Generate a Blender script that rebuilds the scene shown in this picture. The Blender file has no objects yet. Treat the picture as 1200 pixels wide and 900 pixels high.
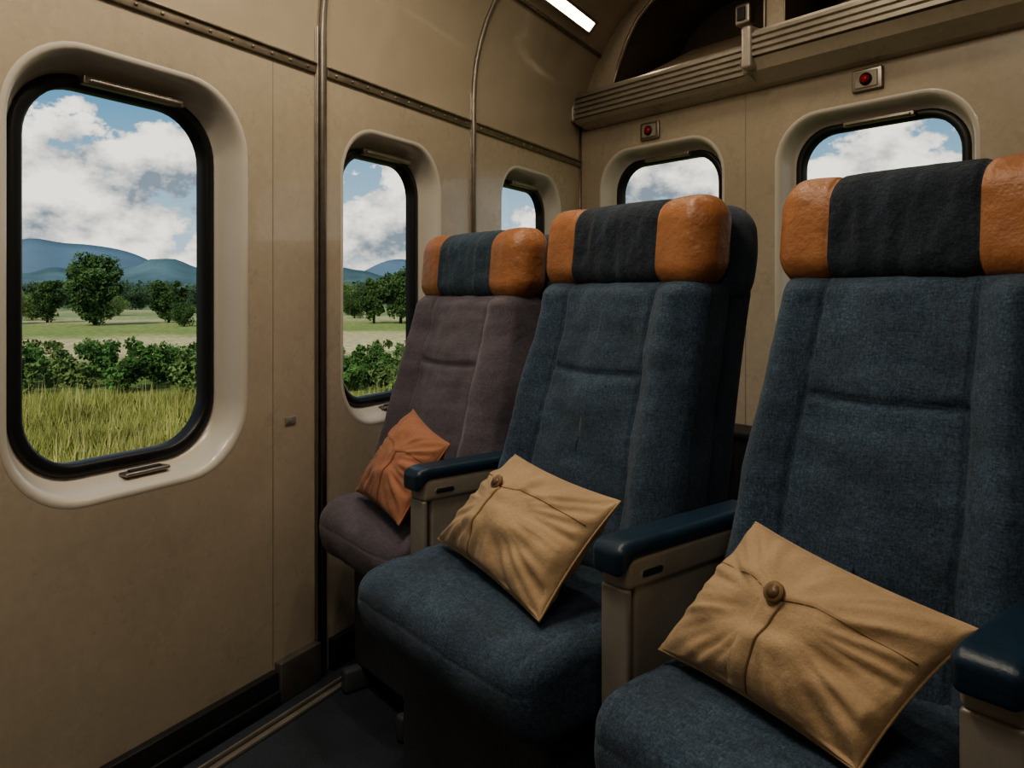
import bpy, bmesh, math, random
import numpy as np
from mathutils import Vector, noise
random.seed(7); rng=np.random.default_rng(7)
scene=bpy.context.scene
# ------------------------------------------------------------------ materials
def mat(name,col,rough=.5,metal=0.,var=0.,vscale=5.,fleck=0.,fscale=300.,bump=0.,bscale=200.,bump2=0.,b2scale=12.,coat=0.,sheen=0.,emit=None,estr=0.,spec=.5,stretch=None,rvar=0.,weave=0.):
    m=bpy.data.materials.new(name); m.use_nodes=True
    nt=m.node_tree; N=nt.nodes; L=nt.links
    b=N['Principled BSDF']
    b.inputs['Base Color'].default_value=(*col,1); b.inputs['Roughness'].default_value=rough
    b.inputs['Metallic'].default_value=metal; b.inputs['Coat Weight'].default_value=coat
    b.inputs['Sheen Weight'].default_value=sheen
    b.inputs['Specular IOR Level'].default_value=spec
    if emit: 
        b.inputs['Emission Color'].default_value=(*emit,1); b.inputs['Emission Strength'].default_value=estr
    tc=N.new('ShaderNodeTexCoord'); src=tc.outputs['Object']
    if stretch:
        mp=N.new('ShaderNodeMapping'); mp.inputs['Scale'].default_value=stretch
        L.new(src,mp.inputs['Vector']); src=mp.outputs['Vector']
    def nz(scale,detail=4,rg=.6,st=None):
        n=N.new('ShaderNodeTexNoise'); n.inputs['Scale'].default_value=scale; n.inputs['Detail'].default_value=detail
        n.inputs['Roughness'].default_value=rg
        if st:
            mp=N.new('ShaderNodeMapping'); mp.inputs['Scale'].default_value=st; L.new(src,mp.inputs['Vector']); L.new(mp.outputs['Vector'],n.inputs['Vector'])
        else: L.new(src,n.inputs['Vector'])
        return n
    colout=None
    def mul(prev,n,amt):
        mr=N.new('ShaderNodeMapRange'); mr.inputs['From Min'].default_value=.3; mr.inputs['From Max'].default_value=.7
        mr.inputs['To Min'].default_value=1-amt; mr.inputs['To Max'].default_value=1+amt
        L.new(n.outputs['Fac'],mr.inputs['Value'])
        vm=N.new('ShaderNodeVectorMath'); vm.operation='SCALE'
        if prev is None: vm.inputs[0].default_value=col
        else: L.new(prev,vm.inputs[0])
        L.new(mr.outputs['Result'],vm.inputs['Scale']); return vm.outputs['Vector']
    if var>0: colout=mul(colout,nz(vscale,6),var)
    if fleck>0: colout=mul(colout,nz(fscale,2),fleck)
    if weave>0:   # denim slubs: threads stretched along the height and the width
        colout=mul(colout,nz(90,3,.7,(5,1,.8)),weave); colout=mul(colout,nz(90,3,.7,(.8,1,5)),weave)
    if colout is not None: L.new(colout,b.inputs['Base Color'])
    if rvar>0:
        mr=N.new('ShaderNodeMapRange'); mr.inputs['From Min'].default_value=.3; mr.inputs['From Max'].default_value=.7
        mr.inputs['To Min'].default_value=rough-rvar; mr.inputs['To Max'].default_value=rough+rvar
        L.new(nz(6,8,.7).outputs['Fac'],mr.inputs['Value']); L.new(mr.outputs['Result'],b.inputs['Roughness'])
    prev=None
    for st,sc in ((bump,bscale),(bump2,b2scale)):
        if st>0:
            bp=N.new('ShaderNodeBump'); bp.inputs['Strength'].default_value=st
            bp.inputs['Distance'].default_value=.003 if sc>60 else .02
            L.new(nz(sc,5).outputs['Fac'],bp.inputs['Height'])
            if prev: L.new(prev,bp.inputs['Normal'])
            prev=bp.outputs['Normal']
    if prev: L.new(prev,b.inputs['Normal'])
    return m
M_wall=mat('cream_panel',(.47,.405,.318),.30,var=.13,vscale=1.8,fleck=.05,fscale=45,bump=.04,bscale=90,bump2=.03,b2scale=4,coat=.3,rvar=.08)
M_wallup=mat('cream_curved_panel',(.47,.405,.318),.18,var=.10,vscale=1.8,bump2=.04,b2scale=2.5,coat=.7,rvar=.05)
M_reveal=mat('window_surround_plastic',(.61,.575,.51),.30,var=.05,vscale=4,coat=.25)
M_rub=mat('black_rubber',(.012,.013,.015),.4)
M_metal=mat('brushed_metal',(.36,.33,.29),.38,metal=.9,var=.15,vscale=30)
M_brass=mat('dull_strip_metal',(.30,.26,.21),.42,metal=.8,var=.25,vscale=25)
M_alu=mat('aluminium_profile',(.42,.39,.34),.34,metal=.6,var=.12,vscale=20)
M_blue=mat('blue_denim_upholstery',(.040,.070,.110),.86,var=.34,vscale=7,fleck=.42,fscale=300,bump=.35,bscale=450,bump2=.32,b2scale=12,sheen=.10,weave=.32)
M_purple=mat('grey_violet_upholstery',(.118,.104,.130),.86,var=.2,vscale=8,fleck=.22,fscale=330,bump=.3,bscale=450,bump2=.3,b2scale=13,sheen=.15,weave=.12)
M_cover=mat('headrest_cover_denim',(.019,.031,.048),.9,var=.3,vscale=14,fleck=.4,fscale=330,bump=.3,bscale=450,bump2=.5,b2scale=22,sheen=.1,weave=.2)
M_side=mat('seat_side_navy_fabric',(.028,.045,.070),.9,var=.25,vscale=9,fleck=.3,fscale=330,bump=.3,bscale=450,bump2=.3,b2scale=14,sheen=.1,weave=.2)
M_cover2=mat('headrest_cover_slate',(.032,.060,.092),.9,var=.3,vscale=14,fleck=.4,fscale=330,bump=.3,bscale=450,bump2=.5,b2scale=22,sheen=.1,weave=.2)
M_orange=mat('orange_leather',(.37,.165,.078),.42,var=.20,vscale=12,bump=.25,bscale=180,bump2=.35,b2scale=18)
M_teal=mat('navy_armrest_leather',(.012,.034,.062),.36,var=.15,vscale=15,bump=.2,bscale=220)
M_apanel=mat('armrest_panel_metal',(.36,.325,.27),.42,metal=.1,var=.14,vscale=12,bump=.06,bscale=120)
M_agrey=mat('armrest_trim_grey',(.30,.28,.25),.4,metal=.2,var=.12,vscale=16)
M_post=mat('baseboard_post_grey',(.12,.112,.10),.5,metal=.2,var=.2,vscale=16)
M_dark=mat('dark_plastic',(.020,.021,.024),.5,var=.2,vscale=10)
M_base=mat('seat_base_dark',(.075,.085,.098),.5,var=.25,vscale=8,bump=.1,bscale=120)
M_carpet=mat('floor_carpet',(.032,.041,.058),.8,var=.3,vscale=6,fleck=.5,fscale=300,bump=.5,bscale=300)
M_tan=mat('tan_cotton',(.45,.325,.20),.85,var=.10,vscale=10,fleck=.08,fscale=500,bump=.15,bscale=600,bump2=.3,b2scale=15,sheen=.1)
M_rust=mat('rust_cotton',(.38,.175,.105),.85,var=.12,vscale=10,fleck=.08,fscale=500,bump=.15,bscale=600,bump2=.3,b2scale=18,sheen=.1)
M_stitch=mat('tan_seam',(.24,.160,.09),.85)
M_stitchr=mat('rust_seam',(.22,.09,.05),.85)
M_button=mat('pillow_button',(.16,.10,.055),.35)
M_bin=mat('luggage_bin_interior',(.085,.068,.052),.7,var=.2,vscale=4)
M_shelf=mat('luggage_bin_shelf',(.40,.32,.23),.5,var=.15,vscale=4)
M_red=mat('red_button',(.40,.012,.010),.3)
M_lamp=mat('lamp_diffuser',(.9,.8,.65),.4,emit=(1,.84,.63),estr=10)
M_bark=mat('tree_bark',(.06,.045,.03),.9)
M_leaf=mat('leaves_dark',(.070,.130,.045),.8,var=.5,vscale=.6,spec=.2)
M_leafb=mat('leaves_bush',(.075,.155,.045),.8,var=.6,vscale=.9,spec=.2)
M_leafy=mat('leaves_light',(.14,.21,.075),.8,var=.4,vscale=.9,spec=.2)
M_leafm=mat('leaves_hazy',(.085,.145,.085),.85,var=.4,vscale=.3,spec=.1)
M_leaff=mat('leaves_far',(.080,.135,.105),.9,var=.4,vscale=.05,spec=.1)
M_grass=mat('grass_blades',(.27,.29,.085),.8,var=.45,vscale=.9,spec=.2)
M_seed=mat('grass_seed_stalks',(.44,.40,.18),.8,var=.3,vscale=.9,spec=.2)
M_hill1=mat('hill_far_haze_blue',(.12,.185,.245),1,var=.12,vscale=.01,spec=0)  # distance haze is put into this blue base colour
M_hill2=mat('hill_middle_haze_bluegreen',(.095,.155,.175),1,var=.30,vscale=.025,spec=0)  # weaker haze tint painted into the base colour of the middle range
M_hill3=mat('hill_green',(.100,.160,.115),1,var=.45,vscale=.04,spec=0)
def glass_mat():
    m=bpy.data.materials.new('window_glass'); m.use_nodes=True; nt=m.node_tree; nt.nodes.clear()
    o=nt.nodes.new('ShaderNodeOutputMaterial'); mx=nt.nodes.new('ShaderNodeMixShader'); t=nt.nodes.new('ShaderNodeBsdfTransparent')
    g=nt.nodes.new('ShaderNodeBsdfGlossy'); g.inputs['Roughness'].default_value=.02; mx.inputs[0].default_value=.025
    t.inputs[0].default_value=(.97,.98,.98,1)
    nt.links.new(t.outputs[0],mx.inputs[1]); nt.links.new(g.outputs[0],mx.inputs[2]); nt.links.new(mx.outputs[0],o.inputs[0]); return m
M_glass=glass_mat()
# ------------------------------------------------------------------ helpers
def empty(name,loc=(0,0,0)):
    e=bpy.data.objects.new(name,None); e.location=loc; e.empty_display_size=.1; scene.collection.objects.link(e); return e
def mobj(name,V,F,mats,parent=None,smooth=True,midx=None,recalc=False):
    me=bpy.data.meshes.new(name); me.from_pydata([tuple(v) for v in V],[],F)
    if not isinstance(mats,(list,tuple)): mats=[mats]
    for m in mats: me.materials.append(m)
    if midx is not None: me.polygons.foreach_set('material_index',midx)
    me.polygons.foreach_set('use_smooth',[smooth]*len(me.polygons))
    if recalc:
        bm=bmesh.new(); bm.from_mesh(me); bmesh.ops.recalc_face_normals(bm,faces=bm.faces); bm.to_mesh(me); bm.free()
    me.update()
    o=bpy.data.objects.new(name,me); scene.collection.objects.link(o)
    if parent: o.parent=parent
    return o
def axis(h,r,n,m=4):
    inner=h-r
    a=[-inner-r*math.tan(math.pi/4*(1-i/m)) for i in range(m)]
    return a+[-inner+2*inner*i/n for i in range(n+1)]+[-x for x in reversed(a)]
def rbox(size,r,n=(1,1,1),center=(0,0,0),deform=None,m=4):
    h=[s/2 for s in size]; r=min(r,*[x*.98 for x in h])
    A=[axis(h[i],r,n[i],m) for i in range(3)]; idx={}; V=[]; F=[]
    def vid(t):
        if t in idx: return idx[t]
        p=[A[i][t[i]] for i in range(3)]
        q=[max(-(h[i]-r),min(h[i]-r,p[i])) for i in range(3)]
        d=[p[i]-q[i] for i in range(3)]; l=math.sqrt(sum(x*x for x in d))
        if l>0: p=[q[i]+d[i]/l*r for i in range(3)]
        p=[p[i]+center[i] for i in range(3)]
        if deform: p=deform(*p)
        idx[t]=len(V); V.append(tuple(p)); return idx[t]
    for ax in range(3):
        b=(ax+1)%3; c=(ax+2)%3
        for side in (0,len(A[ax])-1):
            for i in range(len(A[b])-1):
                for j in range(len(A[c])-1):
                    q=[]
                    for di,dj in ((0,0),(1,0),(1,1),(0,1)):
                        t=[0,0,0]; t[ax]=side; t[b]=i+di; t[c]=j+dj; q.append(vid(tuple(t)))
                    F.append(q if side else q[::-1])
    return V,F
def join(parts):
    V=[];F=[]
    for v,f in parts:
        o=len(V); V+=list(v); F+=[[i+o for i in q] for q in f]
    return V,F
def tube(pts,r,n=10,cap=True,closed=False):
    pts=[Vector(p) for p in pts]; V=[];F=[]; L=len(pts); prev=None
    for i,p in enumerate(pts):
        if closed: t=(pts[(i+1)%L]-pts[i-1])
        else: t=(pts[min(i+1,L-1)]-pts[max(i-1,0)])
        t.normalize()
        if prev is None:
            a=Vector((0,0,1)) if abs(t.z)<.9 else Vector((1,0,0)); x=t.cross(a).normalized()
        else: x=(prev-t*prev.dot(t)).normalized()
        prev=x; y=t.cross(x)
        for k in range(n):
            an=2*math.pi*k/n; V.append(p+x*math.cos(an)*r+y*math.sin(an)*r)
    for i in range(L if closed else L-1):
        for k in range(n):
            a=i*n+k;b=i*n+(k+1)%n;c=((i+1)%L)*n+(k+1)%n;d=((i+1)%L)*n+k; F.append([a,b,c,d])
    if cap and not closed: F.append(list(range(n))[::-1]); F.append([(L-1)*n+k for k in range(n)])
    return V,F
def ss(a,b,x):
    t=max(0,min(1,(x-a)/(b-a))); return t*t*(3-2*t)
def gs(x,w): return math.exp(-(x/w)**2)
# ------------------------------------------------------------------ room frames
W0=Vector((-1.893,.868,0)); WD=Vector((-.379,.925,0)).normalized(); WN=Vector((WD.y,-WD.x,0))
def LW(k,z,e): 
    p=W0+WD*k+WN*e; return (p.x,p.y,z)
YB=2.42
def BW(x,z,e): return (x,YB-e,z)
def kend(e): return (YB-W0.y-WN.y*e)/WD.y
def rrect(a0,a1,b0,b1,r,n=10):
    P=[]
    for cx,cy,s in ((a1-r,b1-r,0),(a0+r,b1-r,90),(a0+r,b0+r,180),(a1-r,b0+r,270)):
        for i in range(n+1):
            t=math.radians(s+90*i/n); P.append((cx+r*math.cos(t),cy+r*math.sin(t)))
    return P
def holed(name,outer,holes,mp,m):
    bm=bmesh.new()
    for lp in [outer]+holes:
        vs=[bm.verts.new((p[0],p[1],0)) for p in lp]
        for i in range(len(vs)): bm.edges.new((vs[i],vs[(i+1)%len(vs)]))
    bmesh.ops.triangle_fill(bm,use_beauty=True,edges=bm.edges[:])
    for v in bm.verts: v.co=Vector(mp(v.co.x,v.co.y,0))
    me=bpy.data.meshes.new(name); bm.to_mesh(me); bm.free(); me.materials.append(m)
    o=bpy.data.objects.new(name,me); scene.collection.objects.link(o); return o
def loft(a0,a1,b0,b1,r,rings,mp,fill=False):
    V=[];F=[];n=None
    for off,e in rings:
        lp=rrect(a0+off,a1-off,b0+off,b1-off,max(.02,r-off*.7)); n=len(lp)
        V+=[mp(p[0],p[1],e) for p in lp]
    for i in range(len(rings)-1):
        for k in range(n): F.append([i*n+k,i*n+(k+1)%n,(i+1)*n+(k+1)%n,(i+1)*n+k])
    if fill: F.append([(len(rings)-1)*n+k for k in range(n)])
    return V,F
def mapped_box(mp,a,b,z0,z1,e0,e1,r=.004,m=2):
    V,F=rbox((b-a,e1-e0,z1-z0),r,(2,1,2),((a+b)/2,(e0+e1)/2,(z0+z1)/2),m=m)
    return [mp(v[0],v[2],v[1]) for v in V],F
def window(name,mp,a0,a1,z0,z1,r):
    E=empty(name)
    E.location=mp((a0+a1)/2,(z0+z1)/2,-.03); o=E.location
    def sh(VF): return [tuple(Vector(v)-o) for v in VF[0]],VF[1]
    V,F=sh(loft(a0,a1,z0,z1,r,[(-.006,.0003),(-.003,.0010),(.002,.0010),(.007,-.002),(.012,-.009),(.017,-.020),(.023,-.036),(.030,-.052),(.038,-.064),(.050,-.069)],mp)); mobj('surround',V,F,M_reveal,E)
    V,F=sh(loft(a0,a1,z0,z1,r,[(.040,-.072),(.041,-.060),(.046,-.055),(.060,-.055),(.066,-.060),(.067,-.088)],mp)); mobj('rubber_seal',V,F,M_rub,E)
    V,F=sh(loft(a0,a1,z0,z1,r,[(.060,-.080)],mp,True)); mobj('glass',V,F,M_glass,E,False)
    c=(a0+a1)/2
    V,F=sh(mapped_box(mp,c-.10,c+.13,z1-.060,z1-.042,-.060,-.036)); V2,F2=sh(mapped_box(mp,c-.09,c+.12,z1-.057,z1-.048,-.038,-.030)); V,F=join([(V,F),(V2,F2)])
    mobj('blind_bar',V,F,M_metal,E,recalc=True)
    V,F=sh(mapped_box(mp,c-.02,c+.085,z0+.026,z0+.034,-.050,-.022,.004)); mobj('sill_latch',V,F,M_metal,E,recalc=True)
    V,F=sh(mapped_box(mp,c-.005,c+.07,z0+.032,z0+.038,-.043,-.030,.003)); mobj('sill_latch_slot',V,F,M_dark,E,recalc=True)
    return rrect(a0,a1,z0,z1,r)
h1=window('window_1',LW,-.785,-.248,.60,1.472,.155)
h2=window('window_2',LW,.085,.555,.63,1.468,.14)
h3=window('window_3',LW,.955,1.47,.61,1.492,.14)
h4=window('window_4',BW,-2.40,-1.755,.78,1.615,.16)
h5=window('window_5',BW,-1.533,-.885,.78,1.615,.16)
h6=window('window_6',BW,-.62,.03,.78,1.615,.16)
holed('wall_left',[(-3.6,-.02),(kend(0),-.02),(kend(0),1.59),(-3.6,1.59)],[h1,h2,h3],LW,M_wall)
binA=[(-1.575,2.25),(-1.99,2.235),(-2.10,2.205),(-2.18,2.15),(-2.235,2.08),(-2.28,2.0),(-2.32,1.893),(-1.575,1.893)]
binB=[(-.55,2.25),(-1.495,2.25),(-1.495,1.925),(-.55,1.925)]
holed('wall_back',[(-2.535,-.02),(1.25,-.02),(1.25,2.36),(-2.535,2.36)],[h4,h5,h6,binA,binB],BW,M_wall)
prof=[(0,1.585),(0,1.68),(.003,1.74),(.012,1.81),(.030,1.88),(.056,1.95),(.086,2.005),(.118,2.05)]
def sweep(prof,k0,mp=LW):
    V=[];F=[]
    for e,z in prof: V+=[LW(k0,z,e),LW(kend(e),z,e)]
    for i in range(len(prof)-1): F.append([2*i,2*i+1,2*i+3,2*i+2])
    return V,F
V,F=sweep(prof,-3.6); mobj('wall_left_upper',V,F,M_wallup)
cp=[(.118,2.05),(.20,2.14),(.24,2.18),(.35,2.245),(.6,2.30),(1.2,2.31),(4.4,2.31)]
V,F=sweep(cp,-4.2); mobj('ceiling',V,F,M_wall,smooth=False)
mobj('floor',[(-3.2,-2.2,0),(1.3,-2.2,0),(1.3,2.5,0),(-3.2,2.5,0)],[[0,1,2,3]],M_carpet,smooth=False)
mobj('wall_right',[(1.25,-2.2,-.02),(1.25,2.45,-.02),(1.25,2.45,2.36),(1.25,-2.2,2.36)],[[0,1,2,3]],M_wall,smooth=False)
mobj('wall_front',[(-1.5,-2.0,-.02),(1.25,-2.0,-.02),(1.25,-2.0,2.36),(-1.5,-2.0,2.36)],[[0,1,2,3]],M_wall,smooth=False)
def strip(k0,k1,z=1.588,h=.026):
    P=[mapped_box(LW,k0,k1,z-h/2,z+h/2,0,.007,.003)]
    P.append(mapped_box(LW,k0,k1,z+h/2-.004,z+h/2+.003,0,.013,.003))
    n=int((k1-k0)/.06)
    for i in range(n):
        k=k0+(i+.5)*(k1-k0)/n
        P.append(mapped_box(LW,k-.004,k+.004,z-.006,z+.002,.004,.0105,.0035))
    return join(P)
V,F=join([strip(-3.4,-.022),strip(.022,.735),strip(.772,kend(0)-.01)]); mobj('trim_1',V,F,M_brass,recalc=True)
full=[(0,0.0)]+prof
V,F=tube([LW(0,z,e+.008) for e,z in full],.010,10)
V2,F2=mapped_box(LW,-.022,.022,0,1.7,0,.004,.003)
V3,F3=join([mapped_box(LW,-.020,-.014,0,1.7,.003,.009,.003)])
V,F=join([(V,F),(V2,F2),(V3,F3)]); mobj('trim_2',V,F,M_metal,recalc=True)
V,F=tube([LW(.753,z,e+.006) for e,z in full],.009,10)
V2,F2=mapped_box(LW,.740,.766,0,1.7,0,.004,.002)
V,F=join([(V,F),(V2,F2)]); mobj('trim_3',V,F,M_metal,recalc=True)
V,F=tube([LW(-1.0,z,e+.006) for e,z in full],.010,10); mobj('trim_4',V,F,M_metal,recalc=True)
V,F=tube([LW(-4.0,2.05,.118),LW(kend(.118)-.005,2.05,.118)],.009,8); mobj('trim_5',V,F,M_brass)
V,F=mapped_box(LW,-.165,-.163,.09,1.57,0,.0010,.0004); mobj('trim_6',V,F,M_agrey,recalc=True)
V,F=join([mapped_box(LW,-.125,-.090,.675,.693,0,.003,.001),mapped_box(LW,-.120,-.106,.679,.689,.002,.004,.001)]); mobj('wall_label_plate',V,F,M_agrey,recalc=True)
V,F=join([mapped_box(LW,-3.5,-.165,0,.085,0,.022,.004),mapped_box(LW,-3.5,-.165,.012,.04,.02,.03,.004),mapped_box(LW,.03,kend(0)-.03,0,.085,0,.022,.004)])
mobj('baseboard_left',V,F,M_dark,recalc=True)
V,F=mapped_box(LW,-.16,-.02,0,.10,0,.024,.004); mobj('baseboard_post',V,F,M_post,recalc=True)
V,F=join([mapped_box(LW,-3.4,kend(.1)-.05,0,.010,.085,.100,.003),mapped_box(LW,-3.4,kend(.1)-.05,0,.016,.074,.079,.002)])
mobj('floor_edge_strip',V,F,M_alu,recalc=True)
V,F=mapped_box(BW,-1.660,-1.657,.1,1.74,0,.0012,.0005); mobj('trim_7',V,F,M_agrey,recalc=True)
V,F=tube([(-2.525,YB-.006,z) for z in (0,1.9)],.008,8); mobj('trim_8',V,F,M_brass,recalc=True)
V,F=join([mapped_box(BW,-2.4,1.2,.0,.50,.002,.13,.01),mapped_box(BW,-2.4,1.2,.50,.525,.002,.15,.008)]+[mapped_box(BW,-2.38+i*.09,-2.34+i*.09,.36,.44,.125,.136,.004) for i in range(38)])
mobj('heater_cabinet',V,F,M_dark,recalc=True)
# luggage rack
def extr(prof,x0,x1):
    V=[];F=[];n=len(prof)
    for x in (x0,x1): V+=[BW(x,z,e) for e,z in prof]
    for i in range(n): F.append([i,(i+1)%n,n+(i+1)%n,n+i])
    F.append(list(range(n))); F.append([n+i for i in range(n)][::-1]); return V,F
def ribs(e,z0,n,p):
    L=[]
    for i in range(n):
        z=z0+i*p; L+=[(e-.012,z),(e,z+.002),(e+.001,z+p*.6),(e-.012,z+p*.75)]
    return L
R=empty('luggage_rack',(-1.5,YB,1.8))
def rk(VF,name,m,sm=False):
    V=[tuple(Vector(v)-R.location) for v in VF[0]]; return mobj(name,V,VF[1],m,R,sm,recalc=True)
rk(extr([(0.001,1.765),(.075,1.768)]+ribs(.095,1.770,5,.022)+[(.080,1.884),(.06,1.890),(.001,1.890)],-2.475,-1.575),'ribbed_beam_short',M_alu)
rk(extr([(0.001,1.81),(.11,1.812)]+ribs(.135,1.815,4,.022)+[(.12,1.908),(.09,1.918),(.001,1.918)],-1.545,1.2),'ribbed_beam_long',M_alu)
rk(extr([(0.001,1.735),(.03,1.738),(.075,1.752),(.095,1.766),(.001,1.766)],-2.475,-1.575),'lower_cove_short',M_wall)
rk(extr([(0.001,1.735),(.04,1.740),(.10,1.775),(.125,1.811),(.001,1.811)],-1.60,1.2),'lower_cove_long',M_wall)
rk(mapped_box(BW,-1.582,-1.540,1.775,1.925,.001,.145,.012),'beam_bracket',M_alu)
rk(mapped_box(BW,-2.49,-2.468,1.76,1.90,.001,.105,.006),'beam_end_cap',M_alu)
for i,lp in enumerate((binA,binB)):
    n=len(lp); V=[BW(a,b,0) for a,b in lp]+[BW(a,b,-.34) for a,b in lp]; F=[[k,(k+1)%n,n+(k+1)%n,n+k] for k in range(n)]+[[n+k for k in range(n)]]
    rk((V,F),'bin_recess_%d'%(i+1),M_bin)
    rk(tube([BW(a,b,.004) for a,b in lp],.009,8,closed=True),'bin_frame_%d'%(i+1),M_brass,True)
    x0=min(a for a,b in lp); x1=max(a for a,b in lp); zb=min(b for a,b in lp)
    rk(([BW(x0+.02,zb+.006,-.02),BW(x1,zb+.006,-.02),BW(x1,zb+.19,-.33),BW(x0+.16,zb+.19,-.33)],[[0,1,2,3]]),'bin_shelf_%d'%(i+1),M_shelf)
rk(mapped_box(BW,-1.70,-1.635,1.985,2.065,-.03,.012,.012),'bin_latch',M_metal)
rk(mapped_box(BW,-1.685,-1.652,2.0,2.05,.008,.018,.006),'bin_latch_plate',M_dark)
# ceiling light
CL=empty('ceiling_light',LW(1.13,2.10,.165))
def cl(VF,name,m):
    return mobj(name,[tuple(Vector(v)-CL.location) for v in VF[0]],VF[1],m,CL,True,recalc=True)
def slope(k,w,h):
    c=Vector((.168,2.104)); t=Vector((.08,.09)).normalized(); nn=Vector((t.y,-t.x))
    p=c+t*w+nn*h; return LW(k,p.y,p.x)
def sbox(k0,k1,w0,w1,h0,h1,r=.003):
    V,F=rbox((k1-k0,w1-w0,h1-h0),r,(2,1,1),((k0+k1)/2,(w0+w1)/2,(h0+h1)/2),m=2); return [slope(*v) for v in V],F
cl(sbox(.80,1.40,-.020,.020,.001,.010),'diffuser',M_lamp)
cl(join([sbox(.78,1.42,-.032,-.020,.0,.014),sbox(.78,1.42,.020,.032,.0,.014),sbox(.78,.80,-.03,.03,.0,.014),sbox(1.40,1.42,-.03,.03,0,.014)]),'frame',M_metal)
for x,z in ((-2.11,1.672),(-1.204,1.685)):
    A=empty('emergency_button',(x,YB,z))
    def al(VF,name,m): return mobj(name,[tuple(Vector(v)-A.location) for v in VF[0]],VF[1],m,A,True,recalc=True)
    al(mapped_box(BW,x-.05,x+.05,z-.036,z+.036,0.001,.012,.005),'plate',M_metal)
    al(mapped_box(BW,x-.036,x+.036,z-.026,z+.026,.010,.016,.003),'inner_plate',M_apanel)
    al(tube([BW(x,z,.012),BW(x,z,.020)],.020,20),'bezel',M_dark)
    al(tube([BW(x,z,.016),BW(x,z,.025)],.013,20),'red_button',M_red)
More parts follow.
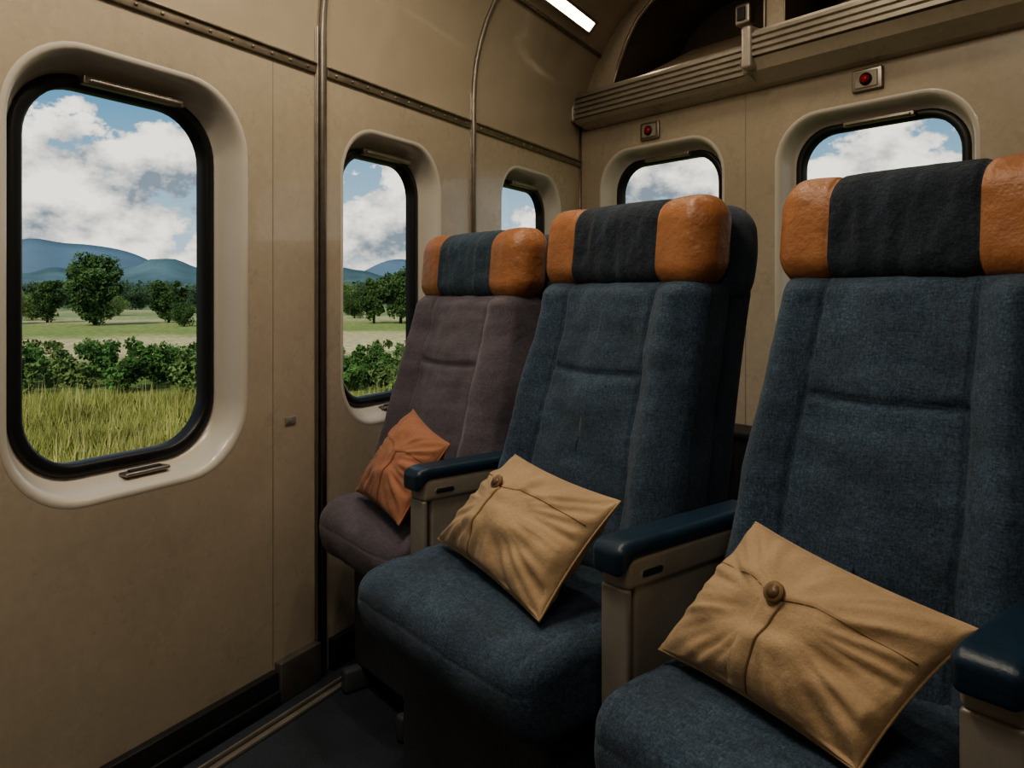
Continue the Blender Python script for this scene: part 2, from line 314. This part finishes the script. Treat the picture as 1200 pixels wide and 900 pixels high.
# ------------------------------------------------------------------ seats
REC=.28
def seat(name,xc,hw,mU,mC,cush_x0,cush_x1,cush_y0,top):
    S=empty(name,(xc,1.0,0))
    Y0=1.0
    zb,zt=.40,top-.160
    def dback(x,y,z):
        t=(z-zb)/(zt-zb)
        front=ss(.02,-.05,y)
        ax=abs(x)/hw
        g=.56
        b=.024*ss(g-.02,g+.22,ax)-.028*ss(.80,1.0,ax)
        b+=.010*(1-ss(0,g,ax))
        b-=.010*gs(ax-g,.016)
        if ax<g+.03:
            zz=z-(zb+(zt-zb)*.70)-.02*(x/hw)**2
            b-=.009*gs(zz,.006)*(1-ss(g-.05,g+.02,ax)); b+=.003*gs(zz-.03,.03)
        b+=.009*noise.noise(Vector((x*6+xc*9,z*6,xc)))+.005*noise.noise(Vector((x*18,z*11,xc*3)))+.0025*noise.noise(Vector((x*10,z*34,xc*5)))
        b*= .25+.75*ss(0,.05,min(t,1-t)+.01)
        y-=b*front
        w=1.10-.15*ss(0,1,t)
        side=.006*noise.noise(Vector((z*9,y*9,xc*7)))
        x=x*w+ (side if x>0 else -side)
        y=y+1.035+.075+REC*(z-.63)-Y0
        return (x,y,z)
    V,F=rbox((2*hw,.13,zt-zb),.030,(90,8,84),(0,0,(zb+zt)/2),dback)
    mi=[]
    for f in F:
        cy=sum(V[i][1] for i in f)/4; cz=sum(V[i][2] for i in f)/4
        yl=cy-(.075+.035+REC*(cz-.63)); mi.append(1 if yl>-.015 else 0)
    mobj('backrest',V,F,[mU,M_side if mU is M_blue else mU],S,midx=mi)
    def dshell(x,y,z):
        t=(z-zb)/(zt-zb); w=1.09-.13*ss(0,1,t)
        y=y+1.035+.165+REC*(z-.63)-Y0
        return (x*w,y,z)
    V,F=rbox((2*hw-.008,.095,zt-zb+.0),.030,(8,3,12),(0,0,(zb+zt)/2),dshell)
    mobj('back_shell',V,F,M_side,S)
    def dhead(x,y,z):
        x+=.004*noise.noise(Vector((y*15,z*15,xc)))
        return (x*(1-.10*ss(top-.12,top,z)),y+1.035+.150+REC*(z-.63)-Y0,z)
    V,F=rbox((2*hw-.004,.130,.215),.055,(10,6,8),(0,0,top-.112),dhead); mobj('head_block',V,F,M_side,S)
    hz=top-.085
    def dpil(x,y,z):
        ax=abs(x)/hw
        k=.055*gs(ax-.52,.020)
        bul=1+.035*math.sin(min(1,max(0,(ax-.52)/.48))*math.pi) if ax>.52 else 1.01+.02*(1-(ax/.52)**2)
        s=bul-k-.09*ss(.84,1.0,ax)
        wr=.005*noise.noise(Vector((x*30+xc*5,z*12,y*10)))*(1 if ax<.5 else .3)+.003*noise.noise(Vector((x*60,z*16,xc)))*(1 if ax<.5 else .2)
        y2=y*s+ (wr if y<0 else 0); z2=hz+(z-hz)*s
        return (x,y2+1.035+.050+REC*(hz-.63)-Y0+.10*(z2-hz),z2)
    V,F=rbox((2*hw+.008,.116,.176),.048,(76,6,10),(0,0,hz),dpil,m=6)
    mi=[]
    for f in F:
        cx=sum(V[i][0] for i in f)/4; mi.append(0 if abs(cx)>.52*hw else 1)
    mobj('headrest',V,F,[M_orange,mC],S,midx=mi)
    cw=cush_x1-cush_x0; cc=(cush_x0+cush_x1)/2-xc; cd=1.16-cush_y0; ztop=.484; th=.150
    def dcush(x,y,z):
        lx=(x-cc)/(cw/2); ty=(y-(cush_y0-Y0))/cd; up=ss(-.01,.04,z-(ztop-th/2))
        b=.010*(1-lx*lx)*math.sin(min(1,max(0,ty))*math.pi) 
        b-=.004*gs(abs(lx)-.88,.014)
        b+=.008*noise.noise(Vector((x*9+xc*5,y*9,0)))+.004*noise.noise(Vector((x*22+xc*5,y*22,0)))
        z2=z+b*up - .014*(1-ss(0,.22,ty))*up
        fr=1-ss(0,.25,ty); zz=(z-(ztop-th/2))/(th/2)
        y2=y-fr*.010*(1-zz*zz)+fr*.012*ss(.0,-1,zz)
        y2+=fr*(.006*lx*lx+.005*noise.noise(Vector((x*12,z*14,xc)))+.0015*gs(zz-.30,.05))
        return (x,y2,z2)
    V,F=rbox((cw,cd,th),.036,(60,48,14),(cc,cush_y0+cd/2-Y0,ztop-th/2),dcush,m=6); mobj('seat_cushion',V,F,mU,S)
    by=cush_y0-Y0+.07; bl=.32
    V,F=join([rbox((cw-.09,bl,.27),.012,(1,1,1),(cc,by+bl/2+.01,.195),m=2),rbox((cw-.05,bl+.02,.03),.008,(1,1,1),(cc,by+bl/2,.325),m=2),
              rbox((.03,bl+.06,.06),.01,(1,1,1),(cc-cw/2+.07,by+bl/2,.031),m=2),rbox((.03,bl+.06,.06),.01,(1,1,1),(cc+cw/2-.07,by+bl/2,.031),m=2)])
    mobj('seat_base',V,F,M_base,S)
    return S
def armrest(S,x,y0,y1,zt,w):
    o=S.location; yc=(y0+y1)/2-o.y; X=x-o.x; L=y1-y0
    def dn(px,py,pz):
        f=1-ss(0,.040,py-(y0-o.y))
        if pz<zt-.015: pz-=.018*f
        pz-=.006*f*f
        return (px,py,pz)
    V,F=rbox((w,L,.028),.013,(4,40,2),(X,yc,zt-.014),dn,m=5); mobj('armrest_pad',V,F,M_teal,S)
    V,F=rbox((w-.006,L-.020,.048),.010,(1,2,1),(X,yc+.008,zt-.048),m=3); mobj('armrest_trim',V,F,M_apanel,S)
    V,F=rbox((w-.002,.062,.024),.0118,(1,1,1),(X,y0-o.y+.070,zt-.051),m=5); mobj('armrest_button',V,F,M_agrey,S)
    V,F=rbox((w+.000,.050,.014),.0068,(1,1,1),(X,y0-o.y+.070,zt-.051),m=4); mobj('armrest_button_slot',V,F,M_dark,S)
    V,F=rbox((w-.018,L-.04,.25),.008,(1,2,2),(X,yc+.02,zt-.19),m=3); mobj('armrest_panel',V,F,M_apanel,S)
    V,F=rbox((w-.008,.012,.245),.005,(1,1,1),(X,y0-o.y+.024,zt-.192),m=3); mobj('armrest_panel_edge',V,F,M_agrey,S)
S1=seat('train_seat',-1.646,.228,M_purple,M_cover2,-1.835,-1.425,.83,1.160)
S2=seat('train_seat',-1.117,.230,M_blue,M_cover,-1.355,-.832,.69,1.188)
S3=seat('train_seat',-.533,.212,M_blue,M_cover,-.728,-.340,.705,1.190)
armrest(S1,-1.380,.83,1.16,.640,.062)
armrest(S2,-.780,.795,1.14,.645,.062)
armrest(S3,-.300,.835,1.16,.645,.070)
# ------------------------------------------------------------------ pillows
def pillow(name,BL,BR,TR,TL,T,m,seed,strap_u,button=True,fb=.70):
    BL,BR,TR,TL=[Vector(p) for p in (BL,BR,TR,TL)]
    c=(BL+BR+TR+TL)/4; E=empty(name,c); ms=M_stitch if m is M_tan else M_stitchr
    nrm=((BR-BL)+(TR-TL)).cross((TL-BL)+(TR-BR)).normalized()
    def flap(u): return fb-.075*max(0,1-abs(u-strap_u)/.16)
    def surf(u,v,sd,off=0):
        a=2*u-1; b=2*v-1
        uu=.5+.5*a*(1-.055*(1-b*b)); vv=.5+.5*b*(1-.070*(1-a*a))
        p=BL*(1-uu)*(1-vv)+BR*uu*(1-vv)+TR*uu*vv+TL*(1-uu)*vv
        q=max(0,(1-a*a))**.48*max(0,(1-b*b))**.48
        h=T*q*(1 if sd>0 else .75)
        ed=max(abs(a),abs(b)); fold=ss(.25,.75,ed)*(1-ss(.93,1,ed))
        an=math.atan2(b,a)
        wr=noise.noise(Vector((math.cos(an)*3.2+seed,math.sin(an)*3.2,ed*1.2+sd*3)))
        wrb=noise.noise(Vector((math.cos(an)*8+seed,math.sin(an)*8,ed*1.6+sd*3)))
        wr2=noise.noise(Vector((u*3.5+seed,v*3.5,sd*2)))
        wr3=noise.noise(Vector((u*2+v*6+seed,v*3-u*5,sd*2+seed)))
        h+=T*(.15*wr*fold+.12*wrb*fold+.17*wr2*q+.12*wr3*q)
        if sd>0:
            fe=flap(u); h+=.0035*ss(fe-.006,fe+.006,v)*q
        return p+nrm*(sd*h+off) - c
    nu,nv=84,84; V=[];F=[]
    for sd in (1,-1):
        o=len(V)
        for j in range(nv+1):
            for i in range(nu+1):
                u=.5-.5*math.cos(math.pi*i/nu); v=.5-.5*math.cos(math.pi*j/nv)
                V.append(surf(u,v,sd))
        for j in range(nv):
            for i in range(nu):
                q=[o+j*(nu+1)+i,o+j*(nu+1)+i+1,o+(j+1)*(nu+1)+i+1,o+(j+1)*(nu+1)+i]; F.append(q if sd>0 else q[::-1])
    mobj('cover',V,F,m,E)
    ring=[surf(t/30,0,1) for t in range(31)]+[surf(1,t/30,1) for t in range(1,31)]+[surf(1-t/30,1,1) for t in range(1,31)]+[surf(0,1-t/30,1) for t in range(1,30)]
    V,F=tube(ring,.0022,6,closed=True); mobj('edge_seam',V,F,m,E)
    w=.048; V=[];F=[]; n=50; us=[-1,-.97,-.9,-.4,0,.4,.9,.97,1]; hs=[0,.0028,.0035,.0035,.0035,.0035,.0035,.0028,0]
    for j in range(n+1):
        v=.008+(fb-.08)*j/n
        for i in range(9): V.append(surf(strap_u+us[i]*w,v,1,hs[i]))
    for j in range(n):
        for i in range(8): F.append([j*9+i,j*9+i+1,(j+1)*9+i+1,(j+1)*9+i])
    mobj('strap',V,F,m,E)
    for sg in (-1,1):
        V,F=tube([surf(strap_u+sg*w*1.01,.01+(fb-.12)*t/40,1,.0003) for t in range(41)],.0008,5); mobj('strap_seam',V,F,ms,E)
    fl=[surf(.02+.96*t/60,flap(.02+.96*t/60)-.004,1,.0004) for t in range(61)]
    V,F=tube(fl,.0010,6); mobj('flap_seam',V,F,ms,E)
    if button:
        bc=Vector(surf(strap_u,fb-.045,1,.003)); nn=nrm
        V,F=tube([bc,bc+nn*.0045],.0130,28); mobj('button_rim',V,F,ms,E)
        V,F=tube([bc+nn*.003,bc+nn*.0065],.0085,20); mobj('button',V,F,M_button,E)
    return E
pillow('throw_pillow',(-.713,.835,.502),(-.402,.785,.500),(-.330,.905,.640),(-.631,.945,.678),.062,M_tan,2.3,.47,True,.66)
pillow('throw_pillow',(-1.300,.850,.508),(-.895,.770,.498),(-.863,.915,.664),(-1.190,.960,.680),.064,M_tan,5.1,.36,True,.72)
pillow('throw_pillow',(-1.745,.895,.510),(-1.438,.84,.505),(-1.415,.955,.668),(-1.635,.995,.715),.052,M_rust,8.7,.58,False,.68)
# ------------------------------------------------------------------ outside world
Fv=Vector((-.7809,.6247,0)); Rv=Vector((.6247,.7809,0)); GZ=-1.5
def gm():
    m=bpy.data.materials.new('meadow_ground'); m.use_nodes=True; nt=m.node_tree; N=nt.nodes; L=nt.links; b=N['Principled BSDF']; b.inputs['Roughness'].default_value=1; b.inputs['Specular IOR Level'].default_value=.1
    g=N.new('ShaderNodeNewGeometry'); ln=N.new('ShaderNodeVectorMath'); ln.operation='LENGTH'; L.new(g.outputs['Position'],ln.inputs[0])
    n=N.new('ShaderNodeTexNoise'); n.inputs['Scale'].default_value=.10; n.inputs['Detail'].default_value=6; L.new(g.outputs['Position'],n.inputs['Vector'])
    lg=N.new('ShaderNodeMath'); lg.operation='LOGARITHM'; lg.inputs[1].default_value=10; L.new(ln.outputs['Value'],lg.inputs[0])
    a=N.new('ShaderNodeMath'); a.operation='MULTIPLY_ADD'; L.new(n.outputs['Fac'],a.inputs[0]); a.inputs[1].default_value=.16; L.new(lg.outputs[0],a.inputs[2])
    mr=N.new('ShaderNodeMapRange'); mr.inputs['From Min'].default_value=.9; mr.inputs['From Max'].default_value=2.7; L.new(a.outputs[0],mr.inputs['Value'])
    r=N.new('ShaderNodeValToRGB'); L.new(mr.outputs[0],r.inputs[0]); e=r.color_ramp.elements
    e[0].position=0; e[0].color=(.18,.20,.06,1); e[1].position=1; e[1].color=(.09,.14,.09,1)
    for p,c in ((.24,(.22,.25,.08)),(.30,(.11,.16,.045)),(.375,(.15,.20,.06)),(.41,(.50,.43,.25)),(.49,(.46,.41,.22)),(.51,(.20,.26,.08)),(.58,(.26,.30,.11)),(.61,(.42,.39,.21)),(.66,(.18,.25,.10)),(.72,(.36,.35,.19)),(.76,(.15,.22,.10)),(.84,(.11,.17,.10))):
        x=e.new(p); x.color=(*c,1)
    n2=N.new('ShaderNodeTexNoise'); n2.inputs['Scale'].default_value=2.5; n2.inputs['Detail'].default_value=8; L.new(g.outputs['Position'],n2.inputs['Vector'])
    mr2=N.new('ShaderNodeMapRange'); mr2.inputs['From Min'].default_value=.3; mr2.inputs['From Max'].default_value=.7; mr2.inputs['To Min'].default_value=.6; mr2.inputs['To Max'].default_value=1.35; L.new(n2.outputs['Fac'],mr2.inputs['Value'])
    vm=N.new('ShaderNodeVectorMath'); vm.operation='SCALE'; L.new(r.outputs[0],vm.inputs[0]); L.new(mr2.outputs[0],vm.inputs['Scale']); L.new(vm.outputs[0],b.inputs['Base Color']); return m
n=64; V=[(2500*math.cos(2*math.pi*i/n),2500*math.sin(2*math.pi*i/n),GZ) for i in range(n)]
mobj('meadow_ground',V,[list(range(n))],gm(),smooth=False)
def tris(C,size):
    C=np.asarray(C); n=len(C); a=rng.normal(size=(n,3)); a/=np.linalg.norm(a,axis=1)[:,None]
    b=rng.normal(size=(n,3)); b-=a*(a*b).sum(1)[:,None]; b/=np.linalg.norm(b,axis=1)[:,None]
    s=size*(.6+.8*rng.random((n,1)))
    P=np.stack([C-a*s*.5-b*s*.4,C+a*s*.5-b*s*.4,C+b*s*.7],1).reshape(-1,3)
    return P.tolist(),np.arange(3*n).reshape(-1,3).tolist()
def crown(cx,cy,cz,rx,rz,ncl,nl,clr):
    out=[]
    for i in range(ncl):
        d=rng.normal(size=3); d/=np.linalg.norm(d); rr=rng.random()**.4
        c=np.array([cx+d[0]*rx*rr*.8,cy+d[1]*rx*rr*.8,cz+d[2]*rz*rr*.8]); r=clr*(.6+.7*rng.random())
        q=rng.normal(size=(nl,3)); q/=np.linalg.norm(q,axis=1)[:,None]; q*= (r*rng.random((nl,1))**.33)
        out.append(c+q)
    return np.concatenate(out)
def tree(s,depth,h,wd,m=None):
    p=Fv*depth+Rv*s*depth; T=empty('tree',(p.x,p.y,GZ))
    C=np.concatenate([crown(0,0,h*.56,wd/2,h*.42,44,200,wd*.14),crown(0,0,h*.22,wd*.32,h*.16,12,130,wd*.13)])
    V,F=tris(C,h*.034); mobj('foliage',V,F,m or M_leaf,T,False)
    V,F=join([tube([(0,0,0),(.02*h,0,h*.2),(0,.01*h,h*.6)],h*.025,8)]+[tube([(0,0,h*.25),(a*wd*.3,b*wd*.3,h*.62)],h*.010,6) for a,b in ((1,0),(-1,.3),(.2,1),(-.4,-1))]); mobj('trunk',V,F,M_bark,T)
for s,d,h,w in ((-.543,62,6.2,5.2),(-.447,68,4.4,3.4),(-.605,68,4.2,3.6),(-.427,60,2.0,2.4),(-.18,66,4.4,2.8),(-.145,66,5.4,4.4),(-.205,80,2.8,3.2),(-.05,66,5.5,4.5),(.03,62,5.0,4.0),(-.70,62,5.5,4.5)):
    tree(s,d,h,w)
for s,d,h,w in ((-.625,74,2.6,4.0),(-.665,100,4,6),(-.22,110,4,6),(-.10,100,5,7),(-.52,90,2.4,4)):
    tree(s,d,h,w,M_leafy)
for s,d,h,w in ((-.49,125,4.2,6.0),(-.41,120,4.2,6),(-.57,130,4.8,8),(-.46,140,5,8),(-.61,115,4.0,6),(-.395,150,5,7),(-.505,160,5,8),(-.19,140,5,7),(-.13,150,5.5,8),(-.24,130,4,7)):
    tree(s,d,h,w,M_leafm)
C=[];D=[]
for i in range(80):
    s=-.82+1.1*rng.random(); d=19.0+5*rng.random(); p=Fv*d+Rv*(s*d); r=.34+.48*rng.random()**1.3
    (C if rng.random()<.7 else D).append(crown(p.x,p.y,GZ+r*.85,r,r*.95,8,110,r*.36))
for i in range(80):
    s=-.82+1.1*rng.random(); d=25+9*rng.random(); p=Fv*d+Rv*(s*d); r=.26+.35*rng.random()
    (C if rng.random()<.5 else D).append(crown(p.x,p.y,GZ+r*.75,r*1.4,r*.7,6,55,r*.40))
V,F=tris(np.concatenate(C),.09); mobj('hedge',V,F,M_leafb,None,False)
V,F=tris(np.concatenate(D),.09); mobj('hedge',V,F,M_leafy,None,False)
C=[]
for i in range(260):
    s=-1.1+1.6*rng.random(); d=170+110*rng.random(); p=Fv*d+Rv*(s*d); r=1.5+1.9*rng.random()
    C.append(crown(p.x,p.y,GZ+r*.9,r*1.7,r*.95,5,34,r*.55))
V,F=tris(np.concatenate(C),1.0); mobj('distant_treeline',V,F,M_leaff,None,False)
def blades(n,d0,d1,h0,h1,wb,lean):
    d=d0+(d1-d0)*rng.random(n)**.9; s=-.85+1.15*rng.random(n)
    x=Fv.x*d+Rv.x*s*d; y=Fv.y*d+Rv.y*s*d; h=h0+(h1-h0)*rng.random(n)**1.6; w=wb*(.6+.8*rng.random(n)); an=rng.random(n)*6.283
    cl=.65+.7*(np.sin(x*1.7+np.sin(y*2.3))*np.cos(y*1.3+x*.6)*.5+.5); h=h*cl
    lx=rng.normal(size=n)*lean; ly=rng.normal(size=n)*lean
    P=np.stack([np.stack([x-w*np.cos(an),y-w*np.sin(an),np.full(n,GZ)],1),np.stack([x+w*np.cos(an),y+w*np.sin(an),np.full(n,GZ)],1),np.stack([x+lx,y+ly,GZ+h],1)],1).reshape(-1,3)
    return P.tolist(),np.arange(3*n).reshape(-1,3).tolist()
V,F=blades(95000,8.5,18,.12,.42,.014,.11); mobj('meadow_grass',V,F,M_grass,None,False)
V,F=blades(6000,8.5,18,.30,.70,.009,.10); mobj('meadow_grass',V,F,M_seed,None,False)
def hills(name,R0,hf,m):
    V=[];F=[];n=720
    for i in range(n):
        an=2*math.pi*i/n; dr=Vector((math.cos(an),math.sin(an),0)); f=dr.dot(Fv); s=dr.dot(Rv)/f if f>.2 else 9
        H=hf(an,s); 
        for rr,z in ((R0*.8,GZ),(R0*.87,GZ+H*.35),(R0*.92,GZ+H*.62),(R0*.97,GZ+H*.88),(R0,GZ+H),(R0*1.05,GZ)):
            jz=(H*.10*noise.noise(Vector((dr.x*rr*.02,dr.y*rr*.02,R0)))) if GZ<z<GZ+H else 0
            V.append((dr.x*rr,dr.y*rr,z+jz))
    for i in range(n):
        for k in range(5): a=i*6+k; b=((i+1)%n)*6+k; F.append([a,b,b+1,a+1])
    mobj(name,V,F,m)
def hA(an,s):
    if s<1.2: h=24+36*gs(s+.63,.075)+30*gs(s+.52,.07)+24*gs(s+.145,.05)+8*gs(s+.40,.05)+20*gs(s-.1,.1)
    else: h=32
    return 1.1*(h+5*noise.noise(Vector((math.cos(an)*6,math.sin(an)*6,0)))+3*noise.noise(Vector((math.cos(an)*25,math.sin(an)*25,0))))
def hB(an,s): return 1.25*(19+12*noise.noise(Vector((math.cos(an)*8,math.sin(an)*8,5)))+3*noise.noise(Vector((math.cos(an)*40,math.sin(an)*40,5)))+10*gs(s+.46,.05))
def hC(an,s): return 1.7*(6+6*noise.noise(Vector((math.cos(an)*13,math.sin(an)*13,9)))+1.5*noise.noise(Vector((math.cos(an)*70,math.sin(an)*70,5))))
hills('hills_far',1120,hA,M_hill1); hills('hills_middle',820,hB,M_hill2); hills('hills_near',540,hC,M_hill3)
# ------------------------------------------------------------------ world sky with clouds
w=bpy.data.worlds.new('cloudy_sky'); scene.world=w; w.use_nodes=True; nt=w.node_tree; N=nt.nodes; L=nt.links
bg=N['Background']; tc=N.new('ShaderNodeTexCoord')
sep=N.new('ShaderNodeSeparateXYZ'); L.new(tc.outputs['Generated'],sep.inputs[0])
sky=N.new('ShaderNodeValToRGB'); L.new(sep.outputs['Z'],sky.inputs[0]); e=sky.color_ramp.elements
e[0].position=0; e[0].color=(.55,.68,.74,1); e[1].position=.5; e[1].color=(.06,.17,.34,1); x=e.new(.22); x.color=(.14,.32,.48,1)
mp=N.new('ShaderNodeMapping'); mp.inputs['Scale'].default_value=(1,1,1.5); mp.inputs['Location'].default_value=(.85,.4,.17); L.new(tc.outputs['Generated'],mp.inputs[0])
def wn(scale,det,loc=None,rg=.58):
    n=N.new('ShaderNodeTexNoise'); n.inputs['Scale'].default_value=scale; n.inputs['Detail'].default_value=det; n.inputs['Roughness'].default_value=rg
    if loc:
        m2=N.new('ShaderNodeMapping'); m2.inputs['Location'].default_value=loc; L.new(mp.outputs[0],m2.inputs[0]); L.new(m2.outputs[0],n.inputs['Vector'])
    else: L.new(mp.outputs[0],n.inputs['Vector'])
    return n
c1=wn(6.5,12); c2=wn(6.5,7,(.015,.0,.055))
bias=N.new('ShaderNodeMapRange'); bias.inputs['From Min'].default_value=.08; bias.inputs['From Max'].default_value=.26; bias.inputs['To Min'].default_value=.10; bias.inputs['To Max'].default_value=-.05; L.new(sep.outputs['Z'],bias.inputs['Value'])
ad=N.new('ShaderNodeMath'); ad.operation='ADD'; L.new(c1.outputs['Fac'],ad.inputs[0]); L.new(bias.outputs[0],ad.inputs[1])
cov=N.new('ShaderNodeMapRange'); cov.inputs['From Min'].default_value=.49; cov.inputs['From Max'].default_value=.525; L.new(ad.outputs[0],cov.inputs['Value']); cov.interpolation_type='SMOOTHSTEP'
sh=N.new('ShaderNodeMath'); sh.operation='SUBTRACT'; L.new(c1.outputs['Fac'],sh.inputs[0]); L.new(c2.outputs['Fac'],sh.inputs[1])
shr=N.new('ShaderNodeMapRange'); shr.inputs['From Min'].default_value=-.10; shr.inputs['From Max'].default_value=.07; L.new(sh.outputs[0],shr.inputs['Value'])
cc=N.new('ShaderNodeMix'); cc.data_type='RGBA'; cc.inputs[6].default_value=(.23,.28,.33,1); cc.inputs[7].default_value=(1.3,1.22,1.08,1); L.new(shr.outputs[0],cc.inputs[0])
fin=N.new('ShaderNodeMix'); fin.data_type='RGBA'; L.new(cov.outputs[0],fin.inputs[0]); L.new(sky.outputs[0],fin.inputs[6]); L.new(cc.outputs[2],fin.inputs[7])
L.new(fin.outputs[2],bg.inputs[0]); bg.inputs[1].default_value=1.15
# ------------------------------------------------------------------ lights
def light(name,typ,loc,rot,energy,col,**k):
    l=bpy.data.lights.new(name,typ); l.energy=energy; l.color=col
    for a,b in k.items(): setattr(l,a,b)
    o=bpy.data.objects.new(name,l); o.location=loc; o.rotation_euler=rot; scene.collection.objects.link(o); return o
sun=light('sun','SUN',(5,-5,20),(0,0,0),3.1,(1,.92,.78),angle=.01)
sun.rotation_euler=Vector((-.45,.55,-.62)).to_track_quat('-Z','Y').to_euler()
light('unseen_overhead_light','AREA',(-1.0,-.05,2.27),(0,0,.9),14.5,(1,.86,.68),shape='RECTANGLE',size=.8,size_y=.25)
light('unseen_overhead_light','AREA',(.10,.0,2.27),(0,0,.9),6.0,(1,.88,.74),shape='RECTANGLE',size=.7,size_y=.25)  # added fill light from the right for armrest sides and pillows, no fixture
light('unseen_overhead_light','AREA',(-1.3,1.9,2.24),(0,0,0),2.5,(1,.84,.64),shape='RECTANGLE',size=.8,size_y=.15)
DL=empty('ceiling_downlight',(-1.2,.2,2.29))
for i,(x,y) in enumerate(((-1.25,.75),(-1.0,.25),(-1.45,1.25))):
    V,F=tube([(x+1.2,y-.2,.01),(x+1.2,y-.2,-.012)],.055,24); mobj('downlight_ring_%d'%i,V,F,M_metal,DL)
    light('downlight_lamp_%d'%i,'AREA',(x,y,2.27),(0,0,0),4,(1,.86,.66),shape='DISK',size=.08)
# ------------------------------------------------------------------ camera
cam=bpy.data.cameras.new('camera'); co=bpy.data.objects.new('camera',cam); scene.collection.objects.link(co)
co.location=(0,0,1.0); co.rotation_euler=(math.pi/2,0,math.atan2(.7809,.6247)); cam.sensor_width=36; cam.lens=27; cam.shift_y=-.0875; cam.clip_end=6000; cam.clip_start=.02
scene.camera=co
try:
    scene.view_settings.view_transform='AgX'; scene.view_settings.look='AgX - Medium High Contrast'
except Exception as ex: print(ex)
